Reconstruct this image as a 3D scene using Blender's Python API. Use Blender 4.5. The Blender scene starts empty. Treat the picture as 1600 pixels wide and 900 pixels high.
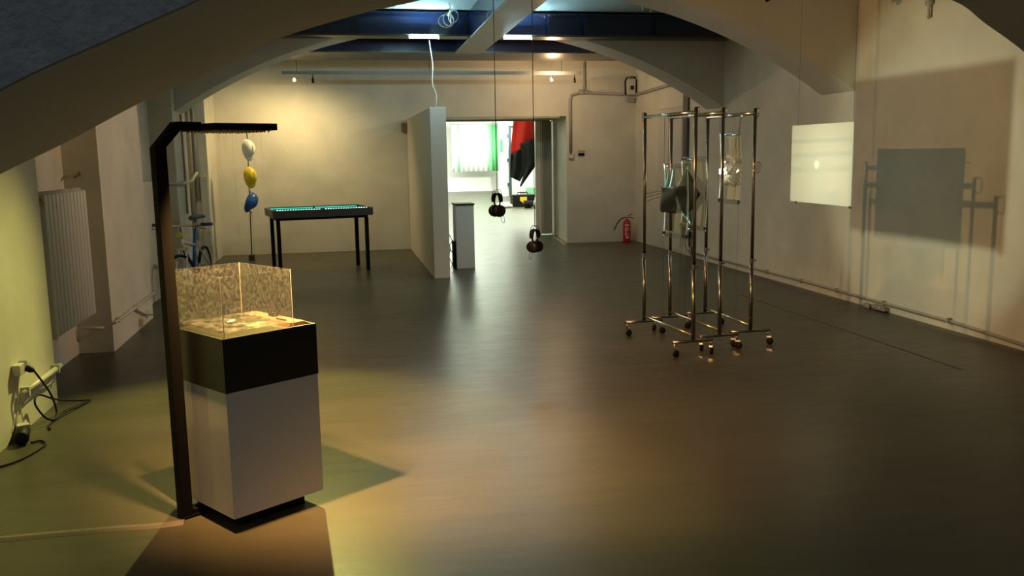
import bpy, bmesh, math, random
from mathutils import Vector, Matrix
random.seed(7)
S = bpy.context.scene
COL = S.collection
PI = math.pi

# ------------------------------------------------------------------ camera
F_PX, PITCH, ROLL, YAW, CAM_H = 1394.3, 0.1499, -0.0168, 0.19, 1.5
cy, sy = math.cos(YAW), math.sin(YAW)
cp, sp = math.cos(PITCH), math.sin(PITCH)
fwd = Vector((sy * cp, cy * cp, -sp)); rgt = Vector((cy, -sy, 0)); upv = rgt.cross(fwd)
r2 = rgt * math.cos(ROLL) + upv * math.sin(ROLL)
u2 = -rgt * math.sin(ROLL) + upv * math.cos(ROLL)
cd = bpy.data.cameras.new('camera'); cam = bpy.data.objects.new('camera', cd); COL.objects.link(cam)
M = Matrix((( r2.x, u2.x, -fwd.x), (r2.y, u2.y, -fwd.y), (r2.z, u2.z, -fwd.z))).to_4x4()
M.translation = (0, 0, CAM_H); cam.matrix_world = M
cd.sensor_fit = 'HORIZONTAL'; cd.sensor_width = 36; cd.lens = F_PX / 1600 * 36; cd.clip_start = .05
S.camera = cam

# ------------------------------------------------------------------ world, exposure, lights
w = bpy.data.worlds.new('world'); S.world = w; w.use_nodes = True
w.node_tree.nodes['Background'].inputs[0].default_value = (.5, .55, .6, 1)
w.node_tree.nodes['Background'].inputs[1].default_value = .26
S.view_settings.view_transform = 'Standard'; S.view_settings.look = 'None'
S.view_settings.gamma = 1; S.view_settings.use_curve_mapping = False
S.view_settings.exposure = 0.0

def spot(name, loc, target, power, color, size=60, blend=.4, rad=.03):
    l = bpy.data.lights.new(name, 'SPOT'); l.energy = power; l.color = color
    l.spot_size = math.radians(size); l.spot_blend = blend; l.shadow_soft_size = rad
    o = bpy.data.objects.new(name, l); COL.objects.link(o); o.location = loc
    o.rotation_euler = (Vector(target) - Vector(loc)).to_track_quat('-Z', 'Y').to_euler(); return o
def point(name, loc, power, color, rad=.05):
    l = bpy.data.lights.new(name, 'POINT'); l.energy = power; l.color = color; l.shadow_soft_size = rad
    o = bpy.data.objects.new(name, l); COL.objects.link(o); o.location = loc; return o
def area(name, loc, target, power, color, sx, sy_):
    l = bpy.data.lights.new(name, 'AREA'); l.energy = power; l.color = color
    l.shape = 'RECTANGLE'; l.size = sx; l.size_y = sy_
    o = bpy.data.objects.new(name, l); COL.objects.link(o); o.location = loc
    o.rotation_euler = (Vector(target) - Vector(loc)).to_track_quat('-Z', 'Y').to_euler(); return o

WARM = (1, .78, .42)
# track spot over the plinth, from behind it
spot('lamp_plinth_back', (-.36, 7.45, 3.1), (-.60, 4.45, .0), 630, (1, .92, .25), 56, .5, .03)
# spot close to the arch, left of the plinth
spot('lamp_plinth_left', (-.500, 3.550, 1.60), (.31, 4.58, 0), 600, (1, .52, .18), 104, 1, .02)
# spot that throws the rack shadows onto the right wall
spot('lamp_racks', (-.1, 6.15, 2.55), (4.9, 7.5, .75), 165, (1, .57, .23), 74, .7, .012)
# small lamp hung at the racks, shining at the frosted panel
spot('lamp_film', (3.04, 6.68, 1.33), (4.9, 6.80, 1.33), 74, (.95, 1, .78), 84, .28, .03)
spot('added_panel_spot', (3.04, 6.68, 1.33), (3.9, 6.83, 1.365), 60, (1, 1, .9), 6, 1, .008)  # extra narrow beam added to make the bright spot on the panel
# track spots in front of the back wall
spot('lamp_helmets', (-.54, 13.36, 2.55), (-.85, 14.1, .75), 100, (1, .76, .36), 165, .9, .03)
# fill beams added at the two dark ceiling spots above the racks
spot('fill_ceiling_spot_a', (3.26, 7.0, 2.60), (-1.79, 8.3, 1.25), 270, (1, .68, .42), 46, .8, .03)
spot('fill_ceiling_spot_b', (3.44, 7.02, 2.58), (1.0, 11.6, 1.0), 110, (1, .92, .66), 62, .9, .03)
point('lamp_track_right', (3.24, 13.3, 2.50), 31, (1, .66, .36), .03)
# light of the next room
area('far_ceiling_light_a', (4.2, 27, 2.75), (4.2, 27, 0), 1250, (.92, 1, .80), 7, 12)
area('far_fill_doorway', (2.2, 19.6, 2.6), (3.5, 15.4, .9), 80, (.88, 1, .76), 2, 1)  # unseen area light added to brighten the door jamb and folding door

spot('far_projector', (5.2, 27.5, 2.6), (5.40, 34.9, 1.72), 1500, (.95, 1, .95), 26, .5, .05)  # unseen spot added to whiten the curtain where the projection falls
area('far_fill_wall', (3.6, 32.5, 2.75), (3.6, 34.5, 0), 260, (.95, 1, .9), 6, 1)  # unseen area light added to whiten the far wall

# ------------------------------------------------------------------ materials
def mat(name, col, rough=.6, metal=0., bump=0., bscale=20., var=0., vscale=3., coat=0., emis=None, estr=0., spec=.5):
    m = bpy.data.materials.new(name); m.use_nodes = True; nt = m.node_tree; b = nt.nodes['Principled BSDF']
    b.inputs['Base Color'].default_value = (*col, 1); b.inputs['Roughness'].default_value = rough
    b.inputs['Metallic'].default_value = metal; b.inputs['Specular IOR Level'].default_value = spec
    b.inputs['Coat Weight'].default_value = coat
    tc = nt.nodes.new('ShaderNodeTexCoord')
    if var > 0:
        n = nt.nodes.new('ShaderNodeTexNoise'); n.inputs['Scale'].default_value = vscale; n.inputs['Detail'].default_value = 6
        nt.links.new(tc.outputs['Object'], n.inputs['Vector'])
        r = nt.nodes.new('ShaderNodeValToRGB')
        r.color_ramp.elements[0].position = .3; r.color_ramp.elements[1].position = .7
        r.color_ramp.elements[0].color = (*[c * (1 - var) for c in col], 1)
        r.color_ramp.elements[1].color = (*[min(1, c * (1 + var)) for c in col], 1)
        nt.links.new(n.outputs['Fac'], r.inputs['Fac']); nt.links.new(r.outputs['Color'], b.inputs['Base Color'])
    if bump > 0:
        n2 = nt.nodes.new('ShaderNodeTexNoise'); n2.inputs['Scale'].default_value = bscale; n2.inputs['Detail'].default_value = 5
        nt.links.new(tc.outputs['Object'], n2.inputs['Vector'])
        bp = nt.nodes.new('ShaderNodeBump'); bp.inputs['Strength'].default_value = bump; bp.inputs['Distance'].default_value = .01
        nt.links.new(n2.outputs['Fac'], bp.inputs['Height']); nt.links.new(bp.outputs['Normal'], b.inputs['Normal'])
    if emis:
        b.inputs['Emission Color'].default_value = (*emis, 1); b.inputs['Emission Strength'].default_value = estr
    return m
plaster = mat('white plaster', (.66, .62, .51), .75, bump=.35, bscale=7, var=.09, vscale=2.2)
plaster_arch = mat('arch plaster', (.60, .575, .51), .8, bump=.3, bscale=14, var=.05, vscale=2)
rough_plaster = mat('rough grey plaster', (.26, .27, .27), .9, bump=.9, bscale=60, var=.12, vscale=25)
ceil_m = mat('pale ceiling paint', (.50, .58, .58), .8, bump=.15, bscale=8)
white_bright = mat('bright white wall paint', (.86, .86, .82), .6)
beam_blue = mat('dark blue gloss paint', (.008, .017, .062), .22, bump=.12, bscale=6, coat=.5)
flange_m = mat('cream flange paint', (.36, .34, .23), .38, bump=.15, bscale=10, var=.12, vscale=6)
flange_d = mat('brown flange tone', (.055, .046, .032), .35, bump=.15, bscale=10, var=.12, vscale=6)  # brown tone of the beam undersides
steel_dark = mat('black powder coat', (.006, .006, .005), .6, spec=.1)
black_rubber = mat('black plastic', (.006, .006, .006), .55, spec=.2)
black_gloss = mat('black satin panel', (.006, .006, .006), .38)
white_acr = mat('white gloss acrylic', (.62, .62, .60), .12, coat=.3)
chrome = mat('chrome', (.72, .70, .66), .16, metal=1)
chrome2 = mat('dark chrome', (.30, .27, .24), .25, metal=1)
pipe_w = mat('painted pipe', (.60, .57, .49), .45)
pipe_g = mat('grey conduit', (.34, .33, .29), .45)
rad_m = mat('cream radiator enamel', (.62, .60, .53), .35)
part_m = mat('partition paint', (.66, .65, .60), .7, bump=.1, bscale=12)
ped_m = mat('pedestal paint', (.60, .62, .62), .6)
brass = mat('brass', (.45, .25, .08), .35, metal=1)
red_m = mat('extinguisher red', (.50, .012, .012), .3, coat=.4)
lab_w = mat('label white', (.75, .72, .70), .5)
yellow_h = mat('yellow helmet shell', (.85, .58, .02), .3, coat=.4)
white_h = mat('white helmet shell', (.80, .78, .70), .32, coat=.4)
blue_h = mat('blue helmet shell', (.012, .10, .38), .3, coat=.4)
blue_g = mat('blue rubber', (.02, .04, .18), .5)
sad_m = mat('grey blue saddle', (.05, .10, .14), .5)
silver = mat('silver paint', (.55, .55, .52), .35, metal=.4)
frame_w = mat('bike white paint', (.62, .60, .55), .35)
teal_glow = mat('teal led', (.1, .6, .5), .4, emis=(.02, .80, .55), estr=2.2)
teal_dot = mat('white teal led dot', (.6, .9, .9), .4, emis=(.45, 1, .85), estr=9)
teal_in = mat('led lit tray lining', (.10, .42, .36), .5)  # teal LED light put into the lining colour
tube_m = mat('fluorescent tube', (1, 1, 1), .4, emis=(.55, .92, 1), estr=470)
glare_bulb_m = mat('added glare bulb', (1, 1, 1), .4, emis=(1, .98, .86), estr=45)  # glow of the bulb added at the crumpled film
bulb_m = mat('hot bulb', (1, 1, 1), .4, emis=(1, .72, .38), estr=60)
tape_r = mat('dull red tape', (.085, .026, .018), .6)
tape_y = mat('yellow tape', (.50, .42, .06), .6)
orange_ply = mat('raw orange board', (.26, .12, .06), .5)
photo_m = mat('dark glossy print', (.014, .022, .022), .32, var=.7, vscale=9, spec=.3)
cloth_r = mat('red cloth', (.80, .028, .012), .8)
cloth_k = mat('black cloth', (.016, .018, .017), .8)
fold_m = mat('folding door vinyl', (.82, .79, .66), .45)
door_w = mat('white door paint', (.80, .80, .74), .5)
door_b = mat('dark blue frame', (.03, .06, .10), .4)
green_sign = mat('green sign', (.03, .28, .08), .5)
darkwood = mat('dark reddish post', (.075, .055, .050), .4)
rubble = mat('broken plaster', (.30, .27, .22), .95, bump=1, bscale=40, var=.4, vscale=30)
duct_m = bpy.data.materials.new('clear vinyl'); duct_m.use_nodes = True
_b = duct_m.node_tree.nodes['Principled BSDF']; _b.inputs['Base Color'].default_value = (.34, .29, .22, 1)
_b.inputs['Roughness'].default_value = .25; _b.inputs['Alpha'].default_value = .45

def glassy(name, tint, rough=.02, ior=1.49, refl=1.0, body=0.0, bump=0, bscale=90, bodycol=(.7, .68, .6)):
    """thin clear sheet: mostly transparent with a fresnel gloss, optional diffuse body (droplets, haze)"""
    m = bpy.data.materials.new(name); m.use_nodes = True; nt = m.node_tree
    for n in list(nt.nodes): nt.nodes.remove(n)
    out = nt.nodes.new('ShaderNodeOutputMaterial')
    tr = nt.nodes.new('ShaderNodeBsdfTransparent'); tr.inputs[0].default_value = (*tint, 1)
    gl = nt.nodes.new('ShaderNodeBsdfGlossy'); gl.inputs['Roughness'].default_value = rough
    gl.inputs[0].default_value = (refl, refl, refl, 1)
    f0 = ((ior - 1) / (ior + 1)) ** 2
    lw = nt.nodes.new('ShaderNodeLayerWeight'); lw.inputs[0].default_value = .5
    pw = nt.nodes.new('ShaderNodeMath'); pw.operation = 'POWER'; pw.inputs[1].default_value = 5
    fr = nt.nodes.new('ShaderNodeMapRange'); fr.inputs[3].default_value = f0; fr.inputs[4].default_value = 1
    nt.links.new(lw.outputs['Facing'], pw.inputs[0]); nt.links.new(pw.outputs[0], fr.inputs[0])
    mx = nt.nodes.new('ShaderNodeMixShader')
    nt.links.new(fr.outputs[0], mx.inputs[0]); nt.links.new(tr.outputs[0], mx.inputs[1]); nt.links.new(gl.outputs[0], mx.inputs[2])
    last = mx
    if bump:
        tc = nt.nodes.new('ShaderNodeTexCoord'); n = nt.nodes.new('ShaderNodeTexNoise'); n.inputs['Scale'].default_value = bscale; n.inputs['Detail'].default_value = 3
        mp = nt.nodes.new('ShaderNodeMapping'); mp.inputs['Scale'].default_value = (1, 1, .55)
        nt.links.new(tc.outputs['Object'], mp.inputs[0]); nt.links.new(mp.outputs[0], n.inputs['Vector'])
        bp = nt.nodes.new('ShaderNodeBump'); bp.inputs['Strength'].default_value = bump; bp.inputs['Distance'].default_value = .01
        nt.links.new(n.outputs['Fac'], bp.inputs['Height']); nt.links.new(bp.outputs[0], gl.inputs['Normal'])
    if body > 0:
        df = nt.nodes.new('ShaderNodeBsdfDiffuse'); df.inputs[0].default_value = (*bodycol, 1)
        tl = nt.nodes.new('ShaderNodeBsdfTranslucent'); tl.inputs[0].default_value = (*bodycol, 1)
        ad = nt.nodes.new('ShaderNodeMixShader'); ad.inputs[0].default_value = .5
        nt.links.new(df.outputs[0], ad.inputs[1]); nt.links.new(tl.outputs[0], ad.inputs[2])
        m2 = nt.nodes.new('ShaderNodeMixShader'); m2.inputs[0].default_value = body
        if bump:
            tn = nt.nodes.new('ShaderNodeTexNoise'); tn.inputs['Scale'].default_value = bscale * .9; tn.inputs['Detail'].default_value = 4
            nt.links.new(mp.outputs[0], tn.inputs['Vector'])
            rp = nt.nodes.new('ShaderNodeMapRange'); rp.inputs[1].default_value = .42; rp.inputs[2].default_value = .66
            rp.inputs[3].default_value = body * .2; rp.inputs[4].default_value = min(1, body * 3)
            nt.links.new(tn.outputs['Fac'], rp.inputs[0]); nt.links.new(rp.outputs[0], m2.inputs[0])
        nt.links.new(mx.outputs[0], m2.inputs[1]); nt.links.new(ad.outputs[0], m2.inputs[2]); last = m2
    nt.links.new(last.outputs[0], out.inputs[0]); return m
plexi = glassy('clear plexiglass', (.93, .92, .86), .015, 2.4)
tank_m = glassy('wet glass', (.93, .93, .90), .16, 1.5, 1, .022, 1, 115, (.62, .68, .68))
water_m = glassy('rippling water', (.42, .42, .34), .12, 1.6, 1, .035, 1.0, 26, (.85, .88, .78))
frost = glassy('frosted acrylic', (.55, .55, .5), .22, 1.5, 1, .86, 0, 0, (.84, .82, .74))
foil = glassy('crumpled clear film', (.85, .85, .80), .12, 2.4, 1, .45, 1.0, 12, (.8, .8, .74))
drop_m = glassy('water thread', (.92, .92, .88), .05, 1.4)

# floor: worn dark paint with a satin gloss
floor_m = bpy.data.materials.new('worn floor paint'); floor_m.use_nodes = True
nt = floor_m.node_tree; b = nt.nodes['Principled BSDF']; tc = nt.nodes.new('ShaderNodeTexCoord')
n1 = nt.nodes.new('ShaderNodeTexNoise'); n1.inputs['Scale'].default_value = 1.1; n1.inputs['Detail'].default_value = 8; n1.inputs['Roughness'].default_value = .6
n2 = nt.nodes.new('ShaderNodeTexNoise'); n2.inputs['Scale'].default_value = 9; n2.inputs['Detail'].default_value = 8
n3 = nt.nodes.new('ShaderNodeTexNoise'); n3.inputs['Scale'].default_value = 2.6; n3.inputs['Detail'].default_value = 10; n3.inputs['Roughness'].default_value = .75
mp = nt.nodes.new('ShaderNodeMapping'); mp.inputs['Scale'].default_value = (.45, 1.6, 1)
nt.links.new(tc.outputs['Object'], mp.inputs[0])
for n in (n1, n2, n3): nt.links.new(mp.outputs[0], n.inputs['Vector'])
r1 = nt.nodes.new('ShaderNodeValToRGB'); r1.color_ramp.elements[0].position = .3; r1.color_ramp.elements[1].position = .72
r1.color_ramp.elements[0].color = (.064, .059, .038, 1); r1.color_ramp.elements[1].color = (.100, .092, .060, 1)
nt.links.new(n1.outputs['Fac'], r1.inputs[0])
r3 = nt.nodes.new('ShaderNodeValToRGB'); r3.color_ramp.elements[0].position = .60; r3.color_ramp.elements[1].position = .74
r3.color_ramp.elements[0].color = (0, 0, 0, 1); r3.color_ramp.elements[1].color = (.55, .55, .55, 1)
nt.links.new(n3.outputs['Fac'], r3.inputs[0])
mx = nt.nodes.new('ShaderNodeMixRGB'); nt.links.new(r3.outputs[0], mx.inputs[0]); nt.links.new(r1.outputs[0], mx.inputs[1]); mx.inputs[2].default_value = (.17, .16, .12, 1)
nt.links.new(mx.outputs[0], b.inputs['Base Color'])
rr = nt.nodes.new('ShaderNodeMapRange'); rr.inputs[3].default_value = .25; rr.inputs[4].default_value = .42
nt.links.new(n2.outputs['Fac'], rr.inputs[0]); nt.links.new(rr.outputs[0], b.inputs['Roughness'])
bp = nt.nodes.new('ShaderNodeBump'); bp.inputs['Strength'].default_value = .22; bp.inputs['Distance'].default_value = .01
nt.links.new(n3.outputs['Fac'], bp.inputs['Height']); nt.links.new(bp.outputs[0], b.inputs['Normal'])
b.inputs['Specular IOR Level'].default_value = .20

# green curtain, greener at its ends; the white projection is put into the colour
cur_m = bpy.data.materials.new('green white curtain'); cur_m.use_nodes = True
nt = cur_m.node_tree; b = nt.nodes['Principled BSDF']; tc = nt.nodes.new('ShaderNodeTexCoord')
sx_ = nt.nodes.new('ShaderNodeSeparateXYZ'); nt.links.new(tc.outputs['Object'], sx_.inputs[0])
rp = nt.nodes.new('ShaderNodeValToRGB'); e = rp.color_ramp.elements
e[0].position = 0; e[0].color = (.80, .86, .80, 1); e[1].position = 1; e[1].color = (.05, .45, .10, 1)
for p_, c_ in ((.10, (.80, .86, .80, 1)), (.14, (.30, .75, .38, 1)), (.20, (.80, .86, .80, 1)), (.70, (.80, .88, .80, 1)), (.80, (.22, .68, .30, 1))):
    q = e.new(p_); q.color = c_
mr = nt.nodes.new('ShaderNodeMapRange'); mr.inputs[1].default_value = 0; mr.inputs[2].default_value = 1.9
nt.links.new(sx_.outputs[0], mr.inputs[0]); nt.links.new(mr.outputs[0], rp.inputs[0]); nt.links.new(rp.outputs[0], b.inputs['Base Color'])
b.inputs['Roughness'].default_value = .8

# ------------------------------------------------------------------ mesh helpers
class MB:
    def __init__(s): s.v = []; s.f = []; s.sm = []
    def add(s, vs, fs, smooth=False):
        o = len(s.v); s.v += [tuple(v) for v in vs]
        for f in fs: s.f.append(tuple(i + o for i in f)); s.sm.append(smooth)
        return s
    def box(s, a, b):
        x0, y0, z0 = a; x1, y1, z1 = b
        return s.add([(x0,y0,z0),(x1,y0,z0),(x1,y1,z0),(x0,y1,z0),(x0,y0,z1),(x1,y0,z1),(x1,y1,z1),(x0,y1,z1)],
                     [(0,3,2,1),(4,5,6,7),(0,1,5,4),(1,2,6,5),(2,3,7,6),(3,0,4,7)])
    def obox(s, c, ax, ay, az):
        c = Vector(c); ax, ay, az = Vector(ax), Vector(ay), Vector(az); vs = []
        for k in (-1, 1):
            for i, j in ((-1,-1),(1,-1),(1,1),(-1,1)): vs.append(c + ax*i + ay*j + az*k)
        return s.add(vs, [(0,3,2,1),(4,5,6,7),(0,1,5,4),(1,2,6,5),(2,3,7,6),(3,0,4,7)])
    def bar(s, p, q, w_, h_, up=(0, 0, 1)):
        p, q = Vector(p), Vector(q); d = q - p; L = d.length; d.normalize(); u = Vector(up)
        sd = d.cross(u)
        if sd.length < 1e-4: sd = d.cross(Vector((0, 1, 0)))
        sd.normalize(); u = sd.cross(d)
        return s.obox((p + q) / 2, d * L / 2, sd * w_ / 2, u * h_ / 2)
    def tube(s, pts, r, n=8, cap=True, closed=False):
        pts = [Vector(p) for p in pts]; N = len(pts); rs = r if isinstance(r, (list, tuple)) else [r] * N
        vs = []; prev = None
        for i, p in enumerate(pts):
            if closed: t = pts[(i + 1) % N] - pts[i - 1]
            else: t = pts[min(i + 1, N - 1)] - pts[max(i - 1, 0)]
            t.normalize()
            if prev is None:
                a = t.cross(Vector((0, 0, 1)))
                if a.length < .05: a = t.cross(Vector((1, 0, 0)))
            else: a = prev - t * prev.dot(t)
            a.normalize(); prev = a; c = t.cross(a)
            for k in range(n):
                an = 2 * PI * k / n; vs.append(p + (a * math.cos(an) + c * math.sin(an)) * rs[i])
        fs = []
        for i in range(N if closed else N - 1):
            j = (i + 1) % N
            for k in range(n): fs.append((i*n+k, i*n+(k+1)%n, j*n+(k+1)%n, j*n+k))
        s.add(vs, fs, True)
        if cap and not closed:
            o = len(s.v) - len(vs); s.f.append(tuple(o + k for k in range(n))[::-1]); s.sm.append(False)
            s.f.append(tuple(o + (N-1)*n + k for k in range(n))); s.sm.append(False)
        return s
    def lathe(s, prof, c=(0,0,0), axis=(0,0,1), n=24, sx=1, sy=1):
        ax = Vector(axis).normalized(); a = ax.cross(Vector((0,1,0)))
        if a.length < .05: a = ax.cross(Vector((1,0,0)))
        a.normalize(); b_ = ax.cross(a); c = Vector(c); vs = []; m = len(prof)
        for r, z in prof:
            for k in range(n):
                an = 2*PI*k/n; vs.append(c + ax*z + a*math.cos(an)*r*sx + b_*math.sin(an)*r*sy)
        fs = [(i*n+k, i*n+(k+1)%n, (i+1)*n+(k+1)%n, (i+1)*n+k) for i in range(m-1) for k in range(n)]
        return s.add(vs, fs, True)
    def prism(s, poly, d):
        """poly: 3D points of one face, d: extrusion vector"""
        n = len(poly); d = Vector(d); P = [Vector(p) for p in poly]
        return s.add(P + [p + d for p in P], [tuple(range(n))[::-1], tuple(range(n, 2*n))] + [(i, (i+1) % n, n+(i+1) % n, n+i) for i in range(n)])
    def build(s, name, m, parent=None, bevel=0, loc=None, fixn=True):
        me = bpy.data.meshes.new(name); me.from_pydata(s.v, [], s.f)
        for p, q in zip(me.polygons, s.sm): p.use_smooth = q
        if fixn:
            bm = bmesh.new(); bm.from_mesh(me); bmesh.ops.remove_doubles(bm, verts=bm.verts, dist=1e-6)
            bmesh.ops.recalc_face_normals(bm, faces=bm.faces); bm.to_mesh(me); bm.free()
        me.materials.append(m); o = bpy.data.objects.new(name, me); COL.objects.link(o)
        if parent: o.parent = parent
        if loc: o.location = loc
        if bevel:
            bv = o.modifiers.new('bevel', 'BEVEL'); bv.width = bevel; bv.segments = 2; bv.limit_method = 'ANGLE'
        return o
def tag(o, label, cat, group=None):
    o['label'] = label; o['category'] = cat
    if group: o['group'] = group
    return o
def thing(name, label, cat, loc=(0,0,0), rz=0, group=None):
    o = bpy.data.objects.new(name, None); COL.objects.link(o); o.location = loc; o.rotation_euler = (0, 0, rz)
    o.empty_display_size = .1
    return tag(o, label, cat, group)
def struct(o): o['kind'] = 'structure'; return o
def curve(pts, n=10):
    P = [Vector(p) for p in pts]; out = []
    for i in range(len(P) - 1):
        p0 = P[max(i-1, 0)]; p1 = P[i]; p2 = P[i+1]; p3 = P[min(i+2, len(P)-1)]
        for k in range(n):
            t = k / n
            out.append(.5*((2*p1) + (-p0+p2)*t + (2*p0-5*p1+4*p2-p3)*t*t + (-p0+3*p1-3*p2+p3)*t**3))
    out.append(P[-1]); return out

# ------------------------------------------------------------------ room shell
XL, XR, YB = -1.79, 4.905, 14.4
NB = -2.05                                             # back of the niches on the left wall
fl = MB(); fl.box((-9, -4, -.2), (16, 40, 0)); struct(fl.build('floor', floor_m))
# left wall: piers (flush) with niches between them
def plan_wall(name, pts, z0, z1, m):                   # polygon in plan, extruded upwards
    b = MB(); b.prism([(x, y, z0) for x, y in pts], (0, 0, z1 - z0)); return struct(b.build(name, m))
plan_wall('wall_left', [(-2.6, 3.0), (XL, 3.0), (XL, 5.91), (NB, 5.91), (NB, 7.385), (XL, 7.385), (XL, 8.93), (NB, 8.93),
                        (NB, 10.75), (XL, 10.75), (XL, 11.55), (NB, 11.55), (NB, 13.33), (XL, 13.33), (XL, 14.4), (-2.6, 14.4)], 0, 3.6, plaster)
# lower thicker wall in the second niche (sill at about 1.2 m) and flat panel in the third
b = MB(); b.box((NB, 8.93, 0), (NB + .10, 10.75, 1.27)); struct(b.build('trim_1', plaster, bevel=.006))
plan_wall('wall_right', [(XR, -.5), (5.5, -.5), (5.5, 14.4), (XR, 14.4)], 0, 3.6, plaster)
# back wall with the wide doorway
b = MB()
b.box((-2.6, YB, 0), (1.25, 16.35, 3.6))
b.prism([(x, y, 0) for x, y in ((3.72, YB), (5.5, YB), (5.5, 16.35), (3.93, 16.35), (3.85, 15.55))], (0, 0, 3.6))
b.prism([(x, y, 2.085) for x, y in ((1.25, YB), (3.72, YB), (3.85, 15.55), (3.93, 16.35), (1.25, 16.35))], (0, 0, 1.515))
struct(b.build('wall_back', plaster))
b = MB(); b.box((1.25, 14.36, 2.055), (3.60, 14.6, 2.085)); struct(b.build('door_1', flange_m))
# ceiling of the bays
b = MB(); b.box((-2.6, 2.0, 3.30), (5.5, 8.0, 3.5)); b.box((-2.6, 8.4, 3.16), (5.5, 16.3, 3.5)); struct(b.build('ceiling', ceil_m))

# vaulted arches: the opening profile is swept along y
def arch(name, prof, y0, y1, ztop, x0, x1, m, m2=None):
    b = MB(); n = len(prof)
    for i in range(n - 1):
        (xa, za), (xb, zb) = prof[i], prof[i+1]
        za2, zb2 = min(za, ztop - .0005), min(zb, ztop - .0005)
        if za >= ztop and zb >= ztop: continue
        b.prism([(xa, y0, za2), (xb, y0, zb2), (xb, y0, ztop), (xa, y0, ztop)], (0, y1 - y0, 0))
    bmi = b.build(name, m, fixn=True)
    for p in bmi.data.polygons: p.use_smooth = False
    return struct(bmi)
def circ_prof(xa, xb, zs, zc, n=64):
    c = (xa + xb) / 2; h = (xb - xa) / 2; rise = zc - zs; R = (h*h + rise*rise) / (2 * rise); z0 = zc - R
    return [(xa + (xb - xa) * i / n, z0 + math.sqrt(R*R - (xa + (xb - xa) * i / n - c) ** 2)) for i in range(n + 1)]
arch('trim_2', circ_prof(XL, XR, 2.035, 3.06), 7.94, 8.555, 3.5, XL, XR, plaster_arch)
arch('trim_3', circ_prof(XL, XR, 2.035, 3.05), 10.925, 11.47, 3.12, XL, XR, plaster_arch)
# the near arch above the camera, in a metre-thick wall
pr = curve([(x, 0, z) for x, z in ((-2.1, .82), (-1.7, 1.08), (-1.35, 1.285), (-1.01, 1.463), (-.822, 1.553), (-.603, 1.668), (-.432, 1.745), (-.273, 1.817),
      (-.173, 1.868), (.07, 1.943), (.297, 1.996), (.6, 2.06), (.9, 2.10), (1.25, 2.125), (1.6, 2.12), (1.9, 2.09), (2.225, 2.025), (2.371, 1.943), (2.541, 1.843), (2.8, 1.66), (3.2, 1.32), (3.6, .9))], 5)
prof0 = [(p.x, p.z) for p in pr]
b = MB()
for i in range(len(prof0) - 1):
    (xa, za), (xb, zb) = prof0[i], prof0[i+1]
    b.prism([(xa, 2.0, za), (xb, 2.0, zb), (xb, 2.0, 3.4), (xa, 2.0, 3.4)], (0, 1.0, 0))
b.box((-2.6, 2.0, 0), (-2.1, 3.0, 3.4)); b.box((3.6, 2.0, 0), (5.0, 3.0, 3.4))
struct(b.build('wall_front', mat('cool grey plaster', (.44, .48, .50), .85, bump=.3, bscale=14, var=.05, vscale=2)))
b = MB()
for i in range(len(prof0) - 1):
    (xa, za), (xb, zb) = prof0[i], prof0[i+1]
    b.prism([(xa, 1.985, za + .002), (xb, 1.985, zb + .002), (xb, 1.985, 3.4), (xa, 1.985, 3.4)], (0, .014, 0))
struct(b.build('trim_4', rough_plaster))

# steel beams
b = MB(); b.box((XL, 10.78, 2.88), (XR, 10.80, 3.13)); b.box((XL, 10.64, 3.115), (XR, 10.92, 3.13))
for x in (.3, 2.55, 3.0, 3.9): b.box((x, 10.70, 2.88), (x + .01, 10.78, 3.115))
struct(b.build('trim_5', beam_blue))
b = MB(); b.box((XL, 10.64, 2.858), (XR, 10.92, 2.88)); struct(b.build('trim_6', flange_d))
b = MB(); b.box((XL, 12.36, 2.87), (XR, 12.38, 3.16))
for k in range(60): b.box((XL + .02 + k * .11, 12.30, 2.87), (XL + .07 + k * .11, 12.36, 2.895))
struct(b.build('trim_7', beam_blue))
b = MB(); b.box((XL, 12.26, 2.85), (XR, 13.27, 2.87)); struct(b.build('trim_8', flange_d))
b = MB(); b.prism([(1.53, 7.0, 2.85), (1.64, 12.26, 2.85), (1.64, 12.26, 3.16), (1.53, 7.0, 3.16)], (.33, 0, 0)); struct(b.build('trim_9', beam_blue))
b = MB(); b.prism([(1.515, 7.0, 2.835), (1.875, 7.0, 2.835), (1.985, 12.26, 2.835), (1.625, 12.26, 2.835)], (0, 0, .014)); struct(b.build('trim_10', flange_m))

# far room
b = MB(); b.box((-6, 36, 0), (9, 36.2, 4)); b.box((7.0, 16.35, 0), (7.2, 36, 4)); b.box((-6.2, 16.35, 0), (-6, 36, 4))
b.box((-6, 16.35, 0), (-2.6, 16.4, 4)); b.box((5.5, 16.35, 0), (7, 16.4, 4)); struct(b.build('wall_far', white_bright))
b = MB(); b.box((-6, 16.35, 2.95), (9, 36, 3.1))
for y in (19, 23, 27, 31): b.box((-6, y, 2.80), (7, y + .25, 2.95))
struct(b.build('trim_11', white_bright))
b = MB(); b.box((5.62, 31.2, 0), (6.35, 31.4, 2.75)); struct(b.build('wall_partition', white_bright))

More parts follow.
